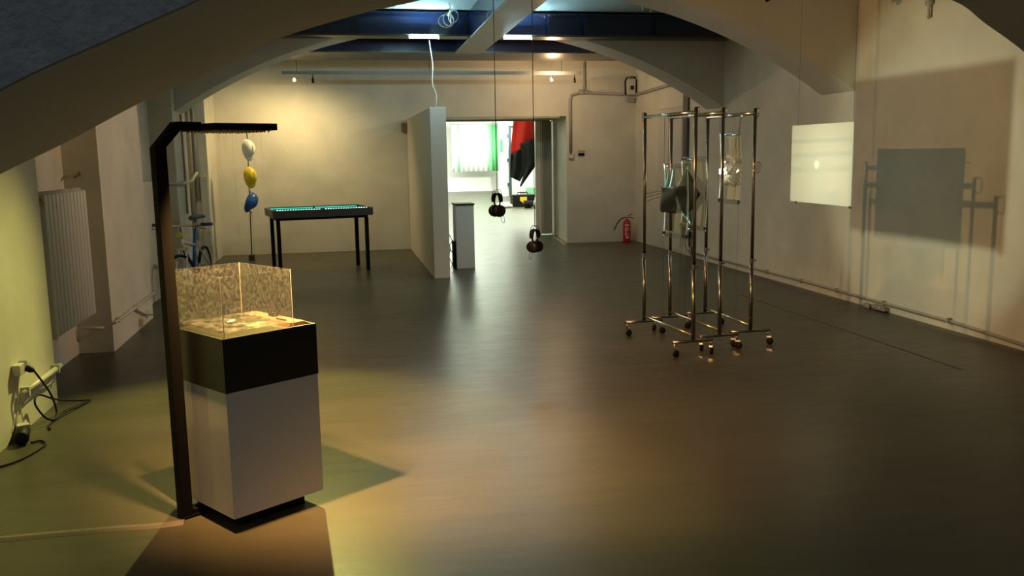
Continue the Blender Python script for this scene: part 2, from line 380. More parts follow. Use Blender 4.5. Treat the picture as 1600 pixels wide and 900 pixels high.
# ------------------------------------------------------------------ partition, pedestal, screen
t = thing('partition_wall', 'white free-standing exhibition partition beside the bright doorway', 'partition', (1.213, 12.6, 0))
b = MB(); b.box((-.096, -1.8, 0), (.096, 1.79, 2.056)); b.build('panel', part_m, t, bevel=.003)
b = MB(); b.box((-.18, 1.70, 1.86), (-.096, 1.79, 2.0)); b.build('wooden_batten', orange_ply, t)
t = thing('pedestal', 'white pedestal with a black lid beside the partition end', 'pedestal', (1.625, 11.80, 0))
b = MB(); b.box((-.12, -.16, 0), (.12, .16, .835)); b.build('body', ped_m, t, bevel=.003)
b = MB(); b.box((-.13, -.17, .835), (.13, .17, .855)); b.build('lid', steel_dark, t)
t2 = MB(); t2.box((-.155, -.10, .0), (-.125, .06, .36)); t2.build('black_side_unit', steel_dark, t)
b = MB(); b.box((1.315, 11.2, 1.15), (1.355, 11.95, 1.56)); tag(b.build('wall_screen', black_gloss, bevel=.004), 'black flat screen mounted on the partition side facing the doorway', 'screen')
for k, pts in enumerate(([(1.36, 11.55, 1.15), (1.37, 11.6, .8), (1.38, 11.62, .45), (1.42, 11.66, .28), (1.40, 11.6, .16), (1.45, 11.62, .05), (1.47, 11.68, .012)],
                          [(1.36, 11.5, 1.15), (1.39, 11.55, .9), (1.37, 11.5, .55), (1.44, 11.6, .38), (1.39, 11.55, .3), (1.46, 11.6, .18), (1.40, 11.5, .012)])):
    b = MB(); b.tube(curve(pts, 8), .005, 6)
    tag(b.build('cable', black_rubber), ['black cable hanging from screen down to the pedestal foot', 'second black cable looping between screen and pedestal'][k], 'cable')
b = MB(); b.tube(curve([(1.20, 10.86, 2.056), (1.21, 10.88, 2.2), (1.17, 10.9, 2.35), (1.18, 10.9, 2.55), (1.16, 10.93, 2.75), (1.15, 10.94, 2.85)], 8), .006, 8)
tag(b.build('power_cable', pipe_w), 'white power cable rising from the partition top to the steel beam', 'cable')
# coil of cable by the ceiling
b = MB()
for k in range(4):
    c = Vector((1.30 + .03*k, 10.45 + .02*k, 3.0 + .02*k)); a = k * .7
    b.tube([c + Vector((math.cos(u)*.09*math.cos(a), math.cos(u)*.09*math.sin(a), math.sin(u)*.07)) for u in [i*2*PI/20 for i in range(20)]], .006, 6, closed=True)
b.tube(curve([(1.32, 10.45, 3.06), (1.33, 10.3, 3.12), (1.30, 10.2, 3.16)], 6), .006, 6)
tag(b.build('cable_coil', pipe_w), 'bundle of white cable hanging beside the lengthwise steel beam', 'cable')

# ------------------------------------------------------------------ plinth with tank, shower stand
QR = .6266
pl = thing('plinth', 'tall white gloss plinth with black upper box in the left foreground', 'plinth', (-.468, 3.566, 0), QR)
wD, wN = .431, .482
b = MB(); b.box((.06, .06, 0), (wD - .06, wN - .06, .06)); b.build('recessed_base', steel_dark, pl)
b = MB(); b.box((0, 0, .06), (wD, wN, .5813)); b.build('white_box', white_acr, pl, bevel=.002)
b = MB(); b.box((-.002, -.002, .5815), (wD + .002, wN + .002, .785))
b.box((-.002, -.002, .785), (wD + .002, .012, .80)); b.box((-.002, wN - .01, .785), (wD + .002, wN + .002, .80))
b.box((-.002, .012, .785), (.012, wN - .01, .80)); b.box((wD - .01, .012, .785), (wD + .002, wN - .01, .80))
b.build('black_box', black_gloss, pl)
b = MB(); b.box((.345, .06, .785), (.42, .45, .806)); b.build('service_strip', orange_ply, pl)
b = MB(); b.box((.36, .12, .806), (.37, .19, .812)); b.build('latch', steel_dark, pl); b = MB(); b.box((.385, .25, .806), (.41, .29, .820)); b.build('latch', steel_dark, pl)
# glass tank
tk = thing('glass_tank', 'wet glass tank of water on the black box of the plinth', 'tank', (-.468, 3.566, 0), QR)
x0, x1, y0, y1, z0, z1 = .018, .335, .018, .425, .787, 1.04
for a, c in (((x0, y0, z0), (x1, y0 + .005, z1)), ((x0, y1 - .005, z0), (x1, y1, z1)), ((x0, y0 + .005, z0), (x0 + .005, y1 - .005, z1)), ((x1 - .005, y0 + .005, z0), (x1, y1 - .005, z1))):
    b = MB(); b.box(a, c); b.build('glass_wall', tank_m, tk)
b = MB(); n = 36
vs = []; fs = []
for i in range(n + 1):
    for j in range(n + 1):
        u, v_ = i / n, j / n; x = x0 + .006 + (x1 - x0 - .012) * u; y = y0 + .006 + (y1 - y0 - .012) * v_
        d = math.hypot(x - .19, y - .2); z = .815 + .004 * math.sin(d * 110) * math.exp(-d * 9) + .0018 * math.sin(x * 140 + y * 60) * math.cos(y * 130)
        vs.append((x, y, z))
for i in range(n):
    for j in range(n): a = i * (n + 1) + j; fs.append((a, a + n + 1, a + n + 2, a + 1))
b.add(vs, fs, True); b.build('water', water_m, tk)
b = MB(); b.box((x0 + .006, y0 + .006, .7875), (x1 - .006, y1 - .006, .7905)); b.build('tray_floor', mat('dark tray', (.045, .045, .035), .35), tk)
for (x, y) in ((x0, y0), (x1, y0), (x0, y1), (x1, y1)): em = MB(); em.bar((x, y, z0), (x, y, z1), .003, .003); em.build('edge_seam', pipe_g, tk)
# shower stand: pole, bend, arm, nozzle head
px, py = -.694, 3.793
st = thing('shower_stand', 'black square-tube stand bending over the tank like a shower', 'stand', (px, py, 0), .6266)
b = MB(); hw = .024
b.box((-hw, -hw, .012), (hw, hw, 1.545)); 
b.prism([(-hw, -hw, 1.545), (hw, -hw, 1.545), (.088, -hw, 1.612), (.070, -hw, 1.648)], (0, 2*hw, 0))
b.box((.079, -hw, 1.612), (.18, hw, 1.648)); b.build('pole', steel_dark, st, bevel=.002)
b = MB(); b.box((-.02, -.03, 0), (.10, .03, .012)); b.box((.03, -.02, .012), (.09, .02, .03)); b.build('foot', steel_dark, st)
hd = MB(); hd.box((.17, -.15, 1.612), (.455, .14, 1.640)); hdo = hd.build('shower_head', steel_dark, st, bevel=.002)
b = MB()
for i in range(9):
    for j in range(9): b.lathe([(.006, 0), (.004, -.006), (.002, -.008)], (.195 + i * .029, -.125 + j * .031, 1.612), n=6)
b.build('nozzle', chrome2, hdo)
for (x, y) in ((.21, -.10), (.235, .05), (.26, -.12), (.30, .02), (.31, -.06), (.345, .08), (.36, -.11), (.40, .0), (.415, -.08)):
    b = MB(); L = random.uniform(.04, .75) if random.random() < .6 else .75
    b.tube([(x, y, 1.597), (x + .001, y, 1.597 - L)], .0009, 5); b.build('water_thread', drop_m, hdo)
# clear cord cover on the floor
b = MB(); P = curve([(-1.9, 3.69, 0), (-1.5, 3.725, 0), (-1.0, 3.73, 0), (-.80, 3.72, 0), (-.69, 3.735, 0)], 10)
for i in range(len(P) - 1):
    p, q = P[i], P[i+1]; b.prism([p + Vector((0, -.028, .001)), p + Vector((0, -.012, .010)), p + Vector((0, .012, .010)), p + Vector((0, .028, .001))], q - p)
tag(b.build('cord_cover', duct_m), 'clear flat hose lying on the floor left of the black stand', 'hose')

# ------------------------------------------------------------------ garment racks
def make_rack(loc, rz, label):
    t = thing('garment_rack', label, 'garment rack', loc, rz, 'chrome garment racks'); L = .835
    b = MB()
    for y in (0, L): b = MB(); b.tube([(0, y, .125), (0, y, .64)], .0155, 12); b.build('lower_post', chrome2, t)
    for y in (0, L):
        b = MB(); b.tube([(0, y, .64), (0, y, 1.80)], .0125, 12); b.lathe([(.0165, -.02), (.0165, .02)], (0, y, .66), n=12)
        b.tube([(.018, y, .66), (.034, y, .66)], .006, 8)
        s_ = -1 if y == 0 else 1
        b.build('upper_post', chrome2, t)
    b = MB(); b.tube([(0, -.01, 1.765), (0, L + .01, 1.765)], .0135, 12); b.build('hanging_rail', chrome, t)
    for y, s_ in ((0, -1), (L, 1)):
        b = MB(); b.tube([(0, y, 1.80), (0, y + s_*.045, 1.80), (0, y + s_*.05, 1.79), (0, y + s_*.05, 1.745), (0, y + s_*.04, 1.735), (0, y, 1.735)], .0035, 6); b.build('end_hook', chrome2, t)
    b = MB(); b.tube([(0, 0, .155), (0, L, .155)], .010, 10); b.build('bottom_rail', mat('warm chrome', (.72, .58, .36), .2, metal=1) if 'warm chrome' not in bpy.data.materials else bpy.data.materials['warm chrome'], t)
    for y in (0, L):
        b = MB(); b.tube([(-.165, y, .115), (.165, y, .115)], .0125, 10); f_ = b.build('foot_tube', chrome2, t)
        for x in (-.15, .15):
            a = random.uniform(-.9, .9); ca, sa = math.cos(a), math.sin(a)
            b = MB(); b.tube([(x, y, .105), (x, y, .068)], .008, 8)
            b.obox((x + .010*ca, y + .010*sa, .062), (.018*ca, .018*sa, 0), (-sa*.013, ca*.013, 0), (0, 0, .006))
            b.build('caster_fork', chrome, t)
            b = MB(); c = (x + .016*ca, y + .016*sa, .0265)
            b.lathe([(0, -.011), (.020, -.011), (.0265, -.007), (.0265, .007), (.020, .011), (0, .011)], c, (-sa, ca, 0), 18); b.build('caster_wheel', black_rubber, t)
    return t
rk1 = make_rack((2.5126, 6.0588, 0), .1033, 'chrome wheeled garment rack standing leftmost of the three')
rk2 = make_rack((2.7784, 6.1937, 0), .0919, 'chrome wheeled garment rack in the middle of the three')
rk3 = make_rack((3.0765, 6.2896, 0), .0177, 'chrome wheeled garment rack nearest the right-hand wall')

def rack_pt(loc, rz, y, z, dx=0):
    c, s_ = math.cos(rz), math.sin(rz); return Vector((loc[0] - s_*y + c*dx, loc[1] + c*y + s_*dx, z))
R1 = ((2.5126, 6.0588), .1033); R2 = ((2.7784, 6.1937), .0919); R3 = ((3.0765, 6.2896), .0177)
def pane(rk, ya, yb, za, zb, label, bend=.012):
    loc, rz = rk; t = thing('plexiglass_sheet', label, 'plexiglass sheet', (loc[0], loc[1], 0), rz, 'clear sheets hung on the racks')
    b = MB(); n = 16; m = 12; vs = []; fs = []; th = .003
    for k in (0, 1):
        for i in range(n + 1):
            for j in range(m + 1):
                v_ = j / m; y = ya + (yb - ya) * i / n; z = za + (zb - za) * v_
                x = bend * (1 - (2*v_ - 1)**2) - bend*.6*(1 - (2*i/n - 1)**2) + k * th; vs.append((x, y, z))
    W = (n + 1) * (m + 1)
    for i in range(n):
        for j in range(m):
            a = i*(m+1)+j; fs.append((a, a+1, a+m+2, a+m+1)); fs.append((W+a, W+a+m+1, W+a+m+2, W+a+1))
    for i in range(n):
        for a, c in ((i*(m+1), (i+1)*(m+1)), (i*(m+1)+m, (i+1)*(m+1)+m)): fs.append((a, c, W+c, W+a))
    for j in range(m):
        for base in (0, n*(m+1)): a = base + j; fs.append((a, a+1, W+a+1, W+a))
    b.add(vs, fs, True); b.build('sheet', plexi, t)
    for y in (ya + .01, yb - .01):
        s_ = MB(); s_.tube([(0, y, zb), (.0, y, 1.7505)], .0015, 5); s_.build('string', black_rubber, t); s_ = MB(); s_.tube([(0, y, za), (0, y, .1665)], .0008, 4); s_.build('tie', black_rubber, t)
        s_ = MB(); s_.box((-.008, y - .008, za + .01), (.010, y + .008, za + .035)); s_.build('clip', chrome2, t)
    return t
pane(R1, .12, .50, .85, 1.40, 'clear hanging plexiglass sheet on the leftmost rack')
pane(R2, .24, .66, .88, 1.45, 'clear hanging plexiglass sheet on the middle rack')
pane(R3, .24, .61, 1.07, 1.64, 'clear hanging plexiglass sheet on the rack nearest the wall')
# dark print and tilted dark film
t = thing('hanging_print', 'small dark teal print hanging upright on the leftmost rack', 'print', (2.44, 6.40, 0), .1033)
b = MB(); n = 10; vs = []; fs = []
for k in (0, 1):
    for i in range(n + 1):
        for j in range(n + 1):
            u, v_ = i/n, j/n; vs.append((.006*math.sin(v_*6+u*3) + k*.003, -.125 + .25*u + .004*math.sin(v_*14), 1.035 + .197*v_ + .003*math.sin(u*12)))
W = (n+1)**2
for i in range(n):
    for j in range(n): a = i*(n+1)+j; fs += [(a, a+1, a+n+2, a+n+1), (W+a, W+a+n+1, W+a+n+2, W+a+1)]
for i in range(n):
    for a, c in ((i*(n+1), (i+1)*(n+1)), (i*(n+1)+n, (i+1)*(n+1)+n), (i, i+1), (n*(n+1)+i, n*(n+1)+i+1)): fs.append((a, c, W+c, W+a))
b.add(vs, fs, True); b.build('print', photo_m, t)
b = MB(); b.tube([(0, 0, 1.22), (-.0, 0, 1.7505)], .001, 5); b.build('string', black_rubber, t)
t = thing('diamond_print', 'dark grey print hung by one corner as a diamond on the middle rack', 'print', (2.70, 6.70, 0), .0919)
b = MB(); D4 = [(0, 0, 1.36), (.0, -.25, 1.17), (0, 0, .975), (.0, .22, 1.165)]
n = 10; vs = []; fs = []
for k in (0, 1):
    for i in range(n + 1):
        for j in range(n + 1):
            u, v_ = i/n, j/n
            p = (Vector(D4[0])*(1-u)*(1-v_) + Vector(D4[1])*u*(1-v_) + Vector(D4[2])*u*v_ + Vector(D4[3])*(1-u)*v_)
            vs.append((p.x + .005*math.sin(u*5)*math.cos(v_*6) + .002*math.sin(v_*13+u*7) + k*.003, p.y, p.z))
for i in range(n):
    for j in range(n): a = i*(n+1)+j; fs += [(a, a+1, a+n+2, a+n+1), (W+a, W+a+n+1, W+a+n+2, W+a+1)]
for i in range(n):
    for a, c in ((i*(n+1), (i+1)*(n+1)), (i*(n+1)+n, (i+1)*(n+1)+n), (i, i+1), (n*(n+1)+i, n*(n+1)+i+1)): fs.append((a, c, W+c, W+a))
b.add(vs, fs, True); b.build('print', photo_m, t)
b = MB(); b.tube([(0, 0, 1.355), (0, 0, 1.7505)], .001, 5); b.build('string', black_rubber, t)
for k, off in enumerate((0, .02, .045)):
    b = MB(); b.tube(curve([(0, .215 - off, 1.165 - off*.6), (-.08, .30, 1.17 - off), (-.18, .36, 1.15 - off*1.5)], 6), .002, 5); b.build('wire', black_rubber, t)
# crumpled film catching the lamp
t = thing('crumpled_film', 'crumpled clear film catching the lamp glare in front of the wall-side rack', 'film', (3.0, 6.50, 0), .0177)
b = MB(); n = 14; vs = []; fs = []; rnd = random.Random(3)
for k in (0, 1):
    rnd = random.Random(3)
    for i in range(n + 1):
        for j in range(n + 1):
            u, v_ = i/n, j/n; vs.append((.022*rnd.uniform(-1, 1) + .02*math.sin(u*5) + k*.002, -.12 + .26*u, 1.22 + .24*v_ + .01*math.sin(u*9)))
W = (n+1)**2
for i in range(n):
    for j in range(n): a = i*(n+1)+j; fs += [(a, a+1, a+n+2, a+n+1), (W+a, W+a+n+1, W+a+n+2, W+a+1)]
for i in range(n):
    for a, c in ((i*(n+1), (i+1)*(n+1)), (i*(n+1)+n, (i+1)*(n+1)+n), (i, i+1), (n*(n+1)+i, n*(n+1)+i+1)): fs.append((a, c, W+c, W+a))
b.add(vs, fs, False); b.build('film', foil, t)
b = MB(); b.lathe([(0, -.026), (.022, -.018), (.030, 0), (.022, .018), (0, .026)], (0, .175, 1.33), (1, 0, 0), 16); b.build('bulb', glare_bulb_m, t); b = MB(); b.tube([(0, .175, 1.355), (0, .175, 1.7505)], .002, 5); b.build('glare_bulb_wire', black_rubber, t)  # glowing bulb on a wire, added to stand in for the film's glare
b = MB(); b.tube([(0, 0, 1.45), (.07, 0, 1.7505)], .001, 5); b.build('string', black_rubber, t)
# small round lens by the near post of the third rack
t = thing('round_lens', 'small clear round lens fixed to the post of the wall-side rack', 'lens', (3.09, 6.265, 1.365))
b = MB(); b.tube([(math.cos(a)*.030, .0, math.sin(a)*.040) for a in [i*2*PI/24 for i in range(24)]], .004, 6, closed=True); b.build('rim', white_h, t)
b = MB(); b.lathe([(0, -.003), (.029, -.002), (.029, .002), (0, .003)], (0, 0, 0), (0, 1, 0), 24, sy=1.35); b.build('disc', plexi, t)
# frosted panel hung from the vault
t = thing('frosted_panel', 'square frosted acrylic panel glowing white, hung on wires before the right-hand wall', 'acrylic panel', (3.90, 6.78, 0), 0)
b = MB(); b.box((-.004, -.475, 1.045), (.004, .475, 1.695)); b.build('sheet', frost, t)
for y in (-.46, .38):
    b = MB(); b.tube([(0, y, 1.69), (0, y, 3.30)], .0009, 4); b.build('wire', black_rubber, t)
    b = MB(); b.box((-.008, y - .008, 1.03), (.008, y + .008, 1.05)); b.build('clip', chrome2, t)

# ------------------------------------------------------------------ headphones
def headphones(loc, rz, label, ztop):
    t = thing('headphones', label, 'headphones', loc, rz, 'headphones hanging on long cables')
    for s_ in (-1, 1):
        x = s_ * .026
        b = MB(); b.lathe([(0, .022), (.030, .024), (.046, .018), (.050, .004), (.049, -.008), (.040, -.020), (.030, -.022), (0, -.016)], (x, 0, -.03), (s_, .10, -.12), 26, sx=.92, sy=1.06)
        cup = b.build('ear_cup', black_rubber, t)
        b = MB(); b.lathe([(.038, 0), (.030, .004), (0, .005)], (x + s_*.022, .002, -.033), (s_, .10, -.12), 24); b.build('grille', black_gloss, cup)
        b = MB(); b.tube([(x, 0, .014), (x + s_*.016, 0, .045)], [.007, .006], 8); b.box((x + s_*.018 - .007, -.014, .035), (x + s_*.018 + .007, .014, .062)); b.build('yoke', black_rubber, t)
    A_ = [PI * i / 18 for i in range(19)]
    for y in (-.012, .012):
        b = MB(); b.tube([(math.cos(a)*.050, y, .055 + math.sin(a)*.075) for a in A_], .0022, 6); b.build('headband_wire', black_rubber, t)
    b = MB(); pts = [(math.cos(a)*.043, math.sin(a)*.048 + .050) for a in A_]
    for i in range(len(pts) - 1):
        (xa, za), (xb, zb) = pts[i], pts[i+1]
        b.prism([(xa, -.02, za), (xb, -.02, zb), (xb*1.06, -.02, zb + .006), (xa*1.06, -.02, za + .006)], (0, .04, 0))
    b.build('headband_pad', black_rubber, t)
    b = MB(); b.tube([(0, 0, .13), (0, 0, ztop - loc[2])], .003, 6); b.build('cable', black_rubber, t)
    b = MB(); b.tube(curve([(.040, 0, -.075), (.050, .004, -.11), (.075, .006, -.115), (.078, .004, -.08), (.06, 0, -.06)], 6), .0018, 5); b.build('lead', black_rubber, t)
headphones((1.167, 6.6, 1.105), -PI/2 + .50, 'black headphones hanging higher, left of the other pair', 3.3)
headphones((1.453, 6.6, .825), -PI/2 - .85, 'black headphones hanging lower, right of the other pair', 3.3)

# ------------------------------------------------------------------ LED table
TR = .195
t = thing('led_table', 'long dark steel table with teal LED strips glowing in its tray top', 'table', (-.81, 11.55, 0), TR)
Lx, Ly = 1.275, .84
b = MB(); b.box((0, 0, .735), (Lx, .03, .835)); b.box((0, Ly - .03, .735), (Lx, Ly, .835)); b.box((0, .03, .735), (.03, Ly - .03, .835)); b.box((Lx - .03, .03, .735), (Lx, Ly - .03, .835))
b.box((.03, .03, .735), (Lx - .03, Ly - .03, .75)); b.build('tray', mat('dark bronze steel', (.045, .040, .028), .4), t, bevel=.002)
b = MB(); b.box((.032, .032, .751), (Lx - .032, Ly - .032, .757)); b.build('tray_lining', teal_in, t)
for xa, xb in ((.05, .625), (.66, Lx - .05)):
    st_ = MB(); st_.box((xa, .05, .823), (xb, .085, .829)); so = st_.build('led_strip', teal_glow, t)
    d = MB(); k = int((xb - xa) / .033)
    for i in range(k): x = xa + .016 + i * .033; d.lathe([(.011, 0), (.009, .006), (0, .008)], (x, .067, .829), n=8)
    d.build('led_dots', teal_dot, so)
    st_ = MB(); st_.box((xa, Ly - .085, .815), (xb, Ly - .05, .819)); st_.build('led_strip', teal_glow, t)
b = MB(); b.box((.05, .09, .70), (Lx - .05, .13, .735)); b.box((.05, Ly - .13, .70), (Lx - .05, Ly - .09, .735)); b.box((.05, .13, .70), (.09, Ly - .13, .735)); b.box((Lx - .09, .13, .70), (Lx - .05, Ly - .13, .735)); b.build('underframe', steel_dark, t)
for x in (.05, Lx - .09):
    for y in (.09, Ly - .13): b = MB(); b.box((x, y, .0), (x + .045, y + .045, .70)); b.build('leg', steel_dark, t)
b = MB(); b.box((-.02, Ly - .16, 0), (.14, Ly - .07, .02)); b.build('foot_plate', steel_dark, t)

# ------------------------------------------------------------------ helmets on a rod
t = thing('helmet_rod', 'thin upright steel rod in a block base near the left corner', 'rod stand', (-1.285, 13.57, 0))
b = MB(); b.box((-.042, -.042, 0), (.042, .042, .085)); b.build('base_block', mat('dark block', (.05, .045, .03), .7), t, bevel=.003)
b = MB(); b.tube([(0, 0, .085), (.035, 0, 1.86)], .0085, 10); b.build('rod', chrome2, t)
for z in (.70, 1.0, 1.2): 
    b = MB(); b.lathe([(.014, -.02), (.014, .02)], (.012 + z*.012, 0, z), n=10); b.build('clamp', chrome2, t)
def helmet(loc, m, label, rot, name='safety_helmet'):
    t = thing(name, label, 'helmet', loc, 0, 'safety helmets on the rod')
    X_, Z_ = Vector(rot[0]).normalized(), Vector(rot[1]); Z_ = (Z_ - X_ * Z_.dot(X_)).normalized(); Y_ = Z_.cross(X_)
    t.rotation_euler = Matrix(((X_.x, Y_.x, Z_.x), (X_.y, Y_.y, Z_.y), (X_.z, Y_.z, Z_.z))).to_euler()
    t.scale = (1.22, 1.12, 1.2)
    b = MB(); n = 28; prof = []
    for i in range(12): a = PI/2 * i / 11; prof.append((.088 * math.cos(a), .088 * math.sin(a)))
    vs = []; fs = []
    for r, z in prof:
        for k in range(n):
            an = 2*PI*k/n; vs.append((math.cos(an)*r*1.16, math.sin(an)*r*.96, z))
    for i in range(11):
        for k in range(n): fs.append((i*n+k, i*n+(k+1) % n, (i+1)*n+(k+1) % n, (i+1)*n+k))
    o = len(vs)
    for r, z in prof:
        for k in range(n):
            an = 2*PI*k/n; vs.append((math.cos(an)*max(r-.004, 0)*1.16, math.sin(an)*max(r-.004, 0)*.96, max(z-.004, 0)))
    for i in range(11):
        for k in range(n): fs.append((o+i*n+k, o+(i+1)*n+k, o+(i+1)*n+(k+1) % n, o+i*n+(k+1) % n))
    for k in range(n): fs.append((k, o+k, o+(k+1) % n, (k+1) % n))
    b.add(vs, fs, True); b.build('shell', m, t)
    b = MB(); vs = []; fs = []                        # brim, longer at the front
    for k in range(n + 1):
        an = 2*PI*k/n; e_ = .010 + .035 * max(0, math.cos(an)) ** 2
        for r, z in ((1, .004), (1, -.002)):
            vs.append((math.cos(an)*.088*1.16, math.sin(an)*.088*.96, z)); vs.append((math.cos(an)*(.088*1.16 + e_), math.sin(an)*(.088*.96 + e_*.6), z - .008))
    for k in range(n):
        a = k*4; c = a + 4; fs += [(a, a+1, c+1, c), (a+2, c+2, c+3, a+3), (a+1, a+3, c+3, c+1)]
    b.add(vs, fs, True); b.build('brim', m, t)
    b = MB(); b.tube([(math.cos(a)*.094, 0, math.sin(a)*.090 + .001) for a in [PI*(.15 + .7*i/12) for i in range(13)]], [.004]*13, 6); b.build('crown_ridge', m, t)
    b = MB(); b.tube([(math.cos(a)*.084, math.sin(a)*.070, -.004) for a in [i*2*PI/20 for i in range(20)]], .004, 6, closed=True); b.build('suspension_band', black_rubber, t)
helmet((-1.24, 13.50, 1.63), white_h, 'white safety helmet topmost on the steel rod', ((.10, -.15, -1), (.75, -.85, .1)))
helmet((-1.235, 13.50, 1.235), yellow_h, 'yellow safety helmet in the middle of the steel rod', ((.10, -.1, -1), (.72, -.9, .0)))
helmet((-1.245, 13.50, .875), blue_h, 'blue safety helmet lowest on the steel rod', ((-.45, -.25, -1), (.95, -.6, -.2)))

# ------------------------------------------------------------------ bicycle
t = thing('bicycle', 'small white and blue bicycle parked along the left wall niche', 'bicycle', (-1.68, 9.90, 0), 0)
t.scale = (1.17,)*3
t.rotation_euler = (0, 0, -1.70)
def wheel(x, rad, yaw):
    c, s_ = math.cos(yaw), math.sin(yaw)
    R = lambda a, r: (x + c*math.cos(a)*r, s_*math.cos(a)*r, .215 + math.sin(a)*r)
    b = MB(); b.tube([R(i*2*PI/32, rad - .014) for i in range(32)], .015, 8, closed=True); wo = b.build('tyre', black_rubber, t)
    b = MB(); b.tube([R(i*2*PI/32, rad - .034) for i in range(32)], .006, 6, closed=True); b.build('rim', silver, t)
    b = MB()
    for i in range(20): b.tube([R(i*2*PI/20, rad - .034), (x + random.uniform(-.01, .01), 0, .215)], .0012, 4)
    b.build('spokes', silver, t)
    b = MB(); b.tube([(x + s_*.04, -c*.04, .215), (x - s_*.04, c*.04, .215)], .013, 8); b.build('hub', chrome2, t)
wheel(0, .213, -.35); wheel(-.80, .213, 0)
b = MB(); b.tube([(-.13, 0, .46), (-.10, 0, .56)], .019, 10); b.build('head_tube', frame_w, t)
b = MB(); b.tube([(-.13, 0, .47), (-.42, 0, .24)], .019, 10); b.build('down_tube', blue_h, t)
b = MB(); b.tube([(-.11, 0, .53), (-.50, 0, .46)], .017, 10); b.build('top_tube', frame_w, t)
b = MB(); b.tube([(-.42, 0, .24), (-.54, 0, .60)], .016, 10); b.build('seat_tube', blue_h, t)
b = MB()
for y in (-.05, .05): b.tube([(-.42, y*.4, .24), (-.80, y, .215)], .008, 8); b.tube([(-.51, y*.4, .48), (-.80, y, .215)], .008, 8)
b.build('rear_stays', frame_w, t)
b = MB()
for y in (-.045, .045): b.tube(curve([(-.12, y*.6, .46), (-.06, y, .33), (0, y, .215)], 5), .010, 8)
b.obox((-.12, 0, .46), (.02, 0, 0), (0, .05, 0), (0, 0, .01)); b.build('fork', frame_w, t)
b = MB(); b.tube(curve([(-.10, 0, .56), (-.09, 0, .63), (-.07, 0, .675)], 4), .012, 8); b.build('stem', chrome, t)
b = MB(); b.tube([(-.08, -.28, .69), (-.07, -.1, .68), (-.07, .1, .68), (-.08, .28, .69)], .010, 10); hb = b.build('handlebar', chrome, t)
for s_ in (-1, 1):
    b = MB(); b.tube([(-.08, s_*.19, .688), (-.082, s_*.295, .69)], .016, 10); b.build('grip', blue_g, hb)
    b = MB(); b.tube([(-.05, s_*.15, .68), (-.03, s_*.20, .66), (-.03, s_*.27, .65)], .005, 6); b.build('brake_lever', chrome2, hb)
b = MB(); b.tube([(-.54, 0, .60), (-.565, 0, .70)], .012, 8); b.build('seat_post', chrome, t)
b = MB(); vs = []
for i in range(9):
    u = i/8; x = -.42 - .26*u; w_ = .018 + .062*u**1.4
    for k in range(10): a = 2*PI*k/10; vs.append((x, math.cos(a)*w_, .725 + math.sin(a)*.02))
fs = [(i*10+k, i*10+(k+1) % 10, (i+1)*10+(k+1) % 10, (i+1)*10+k) for i in range(8) for k in range(10)] + [tuple(range(10)), tuple(range(80, 90))]
b.add(vs, fs, True); b.build('saddle', sad_m, t)
b = MB(); b.tube([(-.42, -.07, .24), (-.42, .07, .24)], .014, 8); b.lathe([(.055, -.003), (.055, .003), (0, .003)], (-.42, .055, .24), (0, 1, 0), 20); b.tube([(-.42, .07, .24), (-.36, .075, .13)], .007, 6); b.tube([(-.42, -.07, .24), (-.48, -.075, .35)], .007, 6); b.build('crankset', chrome2, t)
b = MB(); b.obox((-.36, .10, .13), (.04, 0, 0), (0, .03, 0), (0, 0, .008)); b.obox((-.48, -.10, .35), (.04, 0, 0), (0, .03, 0), (0, 0, .008)); b.build('pedals', black_rubber, t)
b = MB(); b.obox((-.04, 0, .60), (.012, 0, 0), (0, .03, 0), (0, 0, .02)); b.build('reflector', mat('lime reflector', (.45, .60, .05), .4), t)

# ------------------------------------------------------------------ radiator and left wall fittings
t = thing('radiator', 'cream ribbed radiator in the first niche of the left wall', 'radiator', (-1.885, 6.15, .33))
b = MB(); ns = 12; L = .98; H = .975
for i in range(ns):
    y = L * i / ns; w_ = L / ns - .012
    b.box((-.055, y, .03), (.055, y + w_, H - .02))
    b.tube([(-.0, y + w_/2, H - .03), (0, y + w_/2, H)], [.045, .02], 8)
b.box((-.03, 0, .05), (.03, L, .10)); b.box((-.03, 0, H - .12), (.03, L, H - .07))
b.build('body', rad_m, t, bevel=.008)
b = MB(); b.box((-.058, -.012, .02), (.058, 0, H - .01)); b.build('end_panel', rad_m, t, bevel=.006)
b = MB(); b.lathe([(0, -.03), (.022, -.03), (.022, .0), (.012, .002)], (.03, -.014, H - .06), (0, 1, 0), 14); b.build('valve', brass, t)
b = MB(); b.tube([(-.05, .2, .5), (-.16, .2, .5)], .01, 8); b.tube([(-.05, .8, .5), (-.16, .8, .5)], .01, 8); b.build('bracket', rad_m, t)
b = MB(); b.tube([(0, -.012, .06), (0, -.05, .06), (-.10, -.10, .06)], .012, 8); b.build('inlet_pipe', rad_m, t)
# hook on the niche return
t = thing('wall_hook', 'small iron stub sticking out of the niche side wall above the radiator', 'hook', (-1.93, 7.385, 1.40))
b = MB(); b.tube([(0, 0, 0), (.0, -.05, -.01), (-.03, -.07, -.03)], .008, 8); b.build('rod', chrome2, t)
b = MB(); b.lathe([(.018, 0), (.016, -.012), (0, -.014)], (0, 0, 0), (0, 1, 0), 12); b.build('rosette', rubble, t)

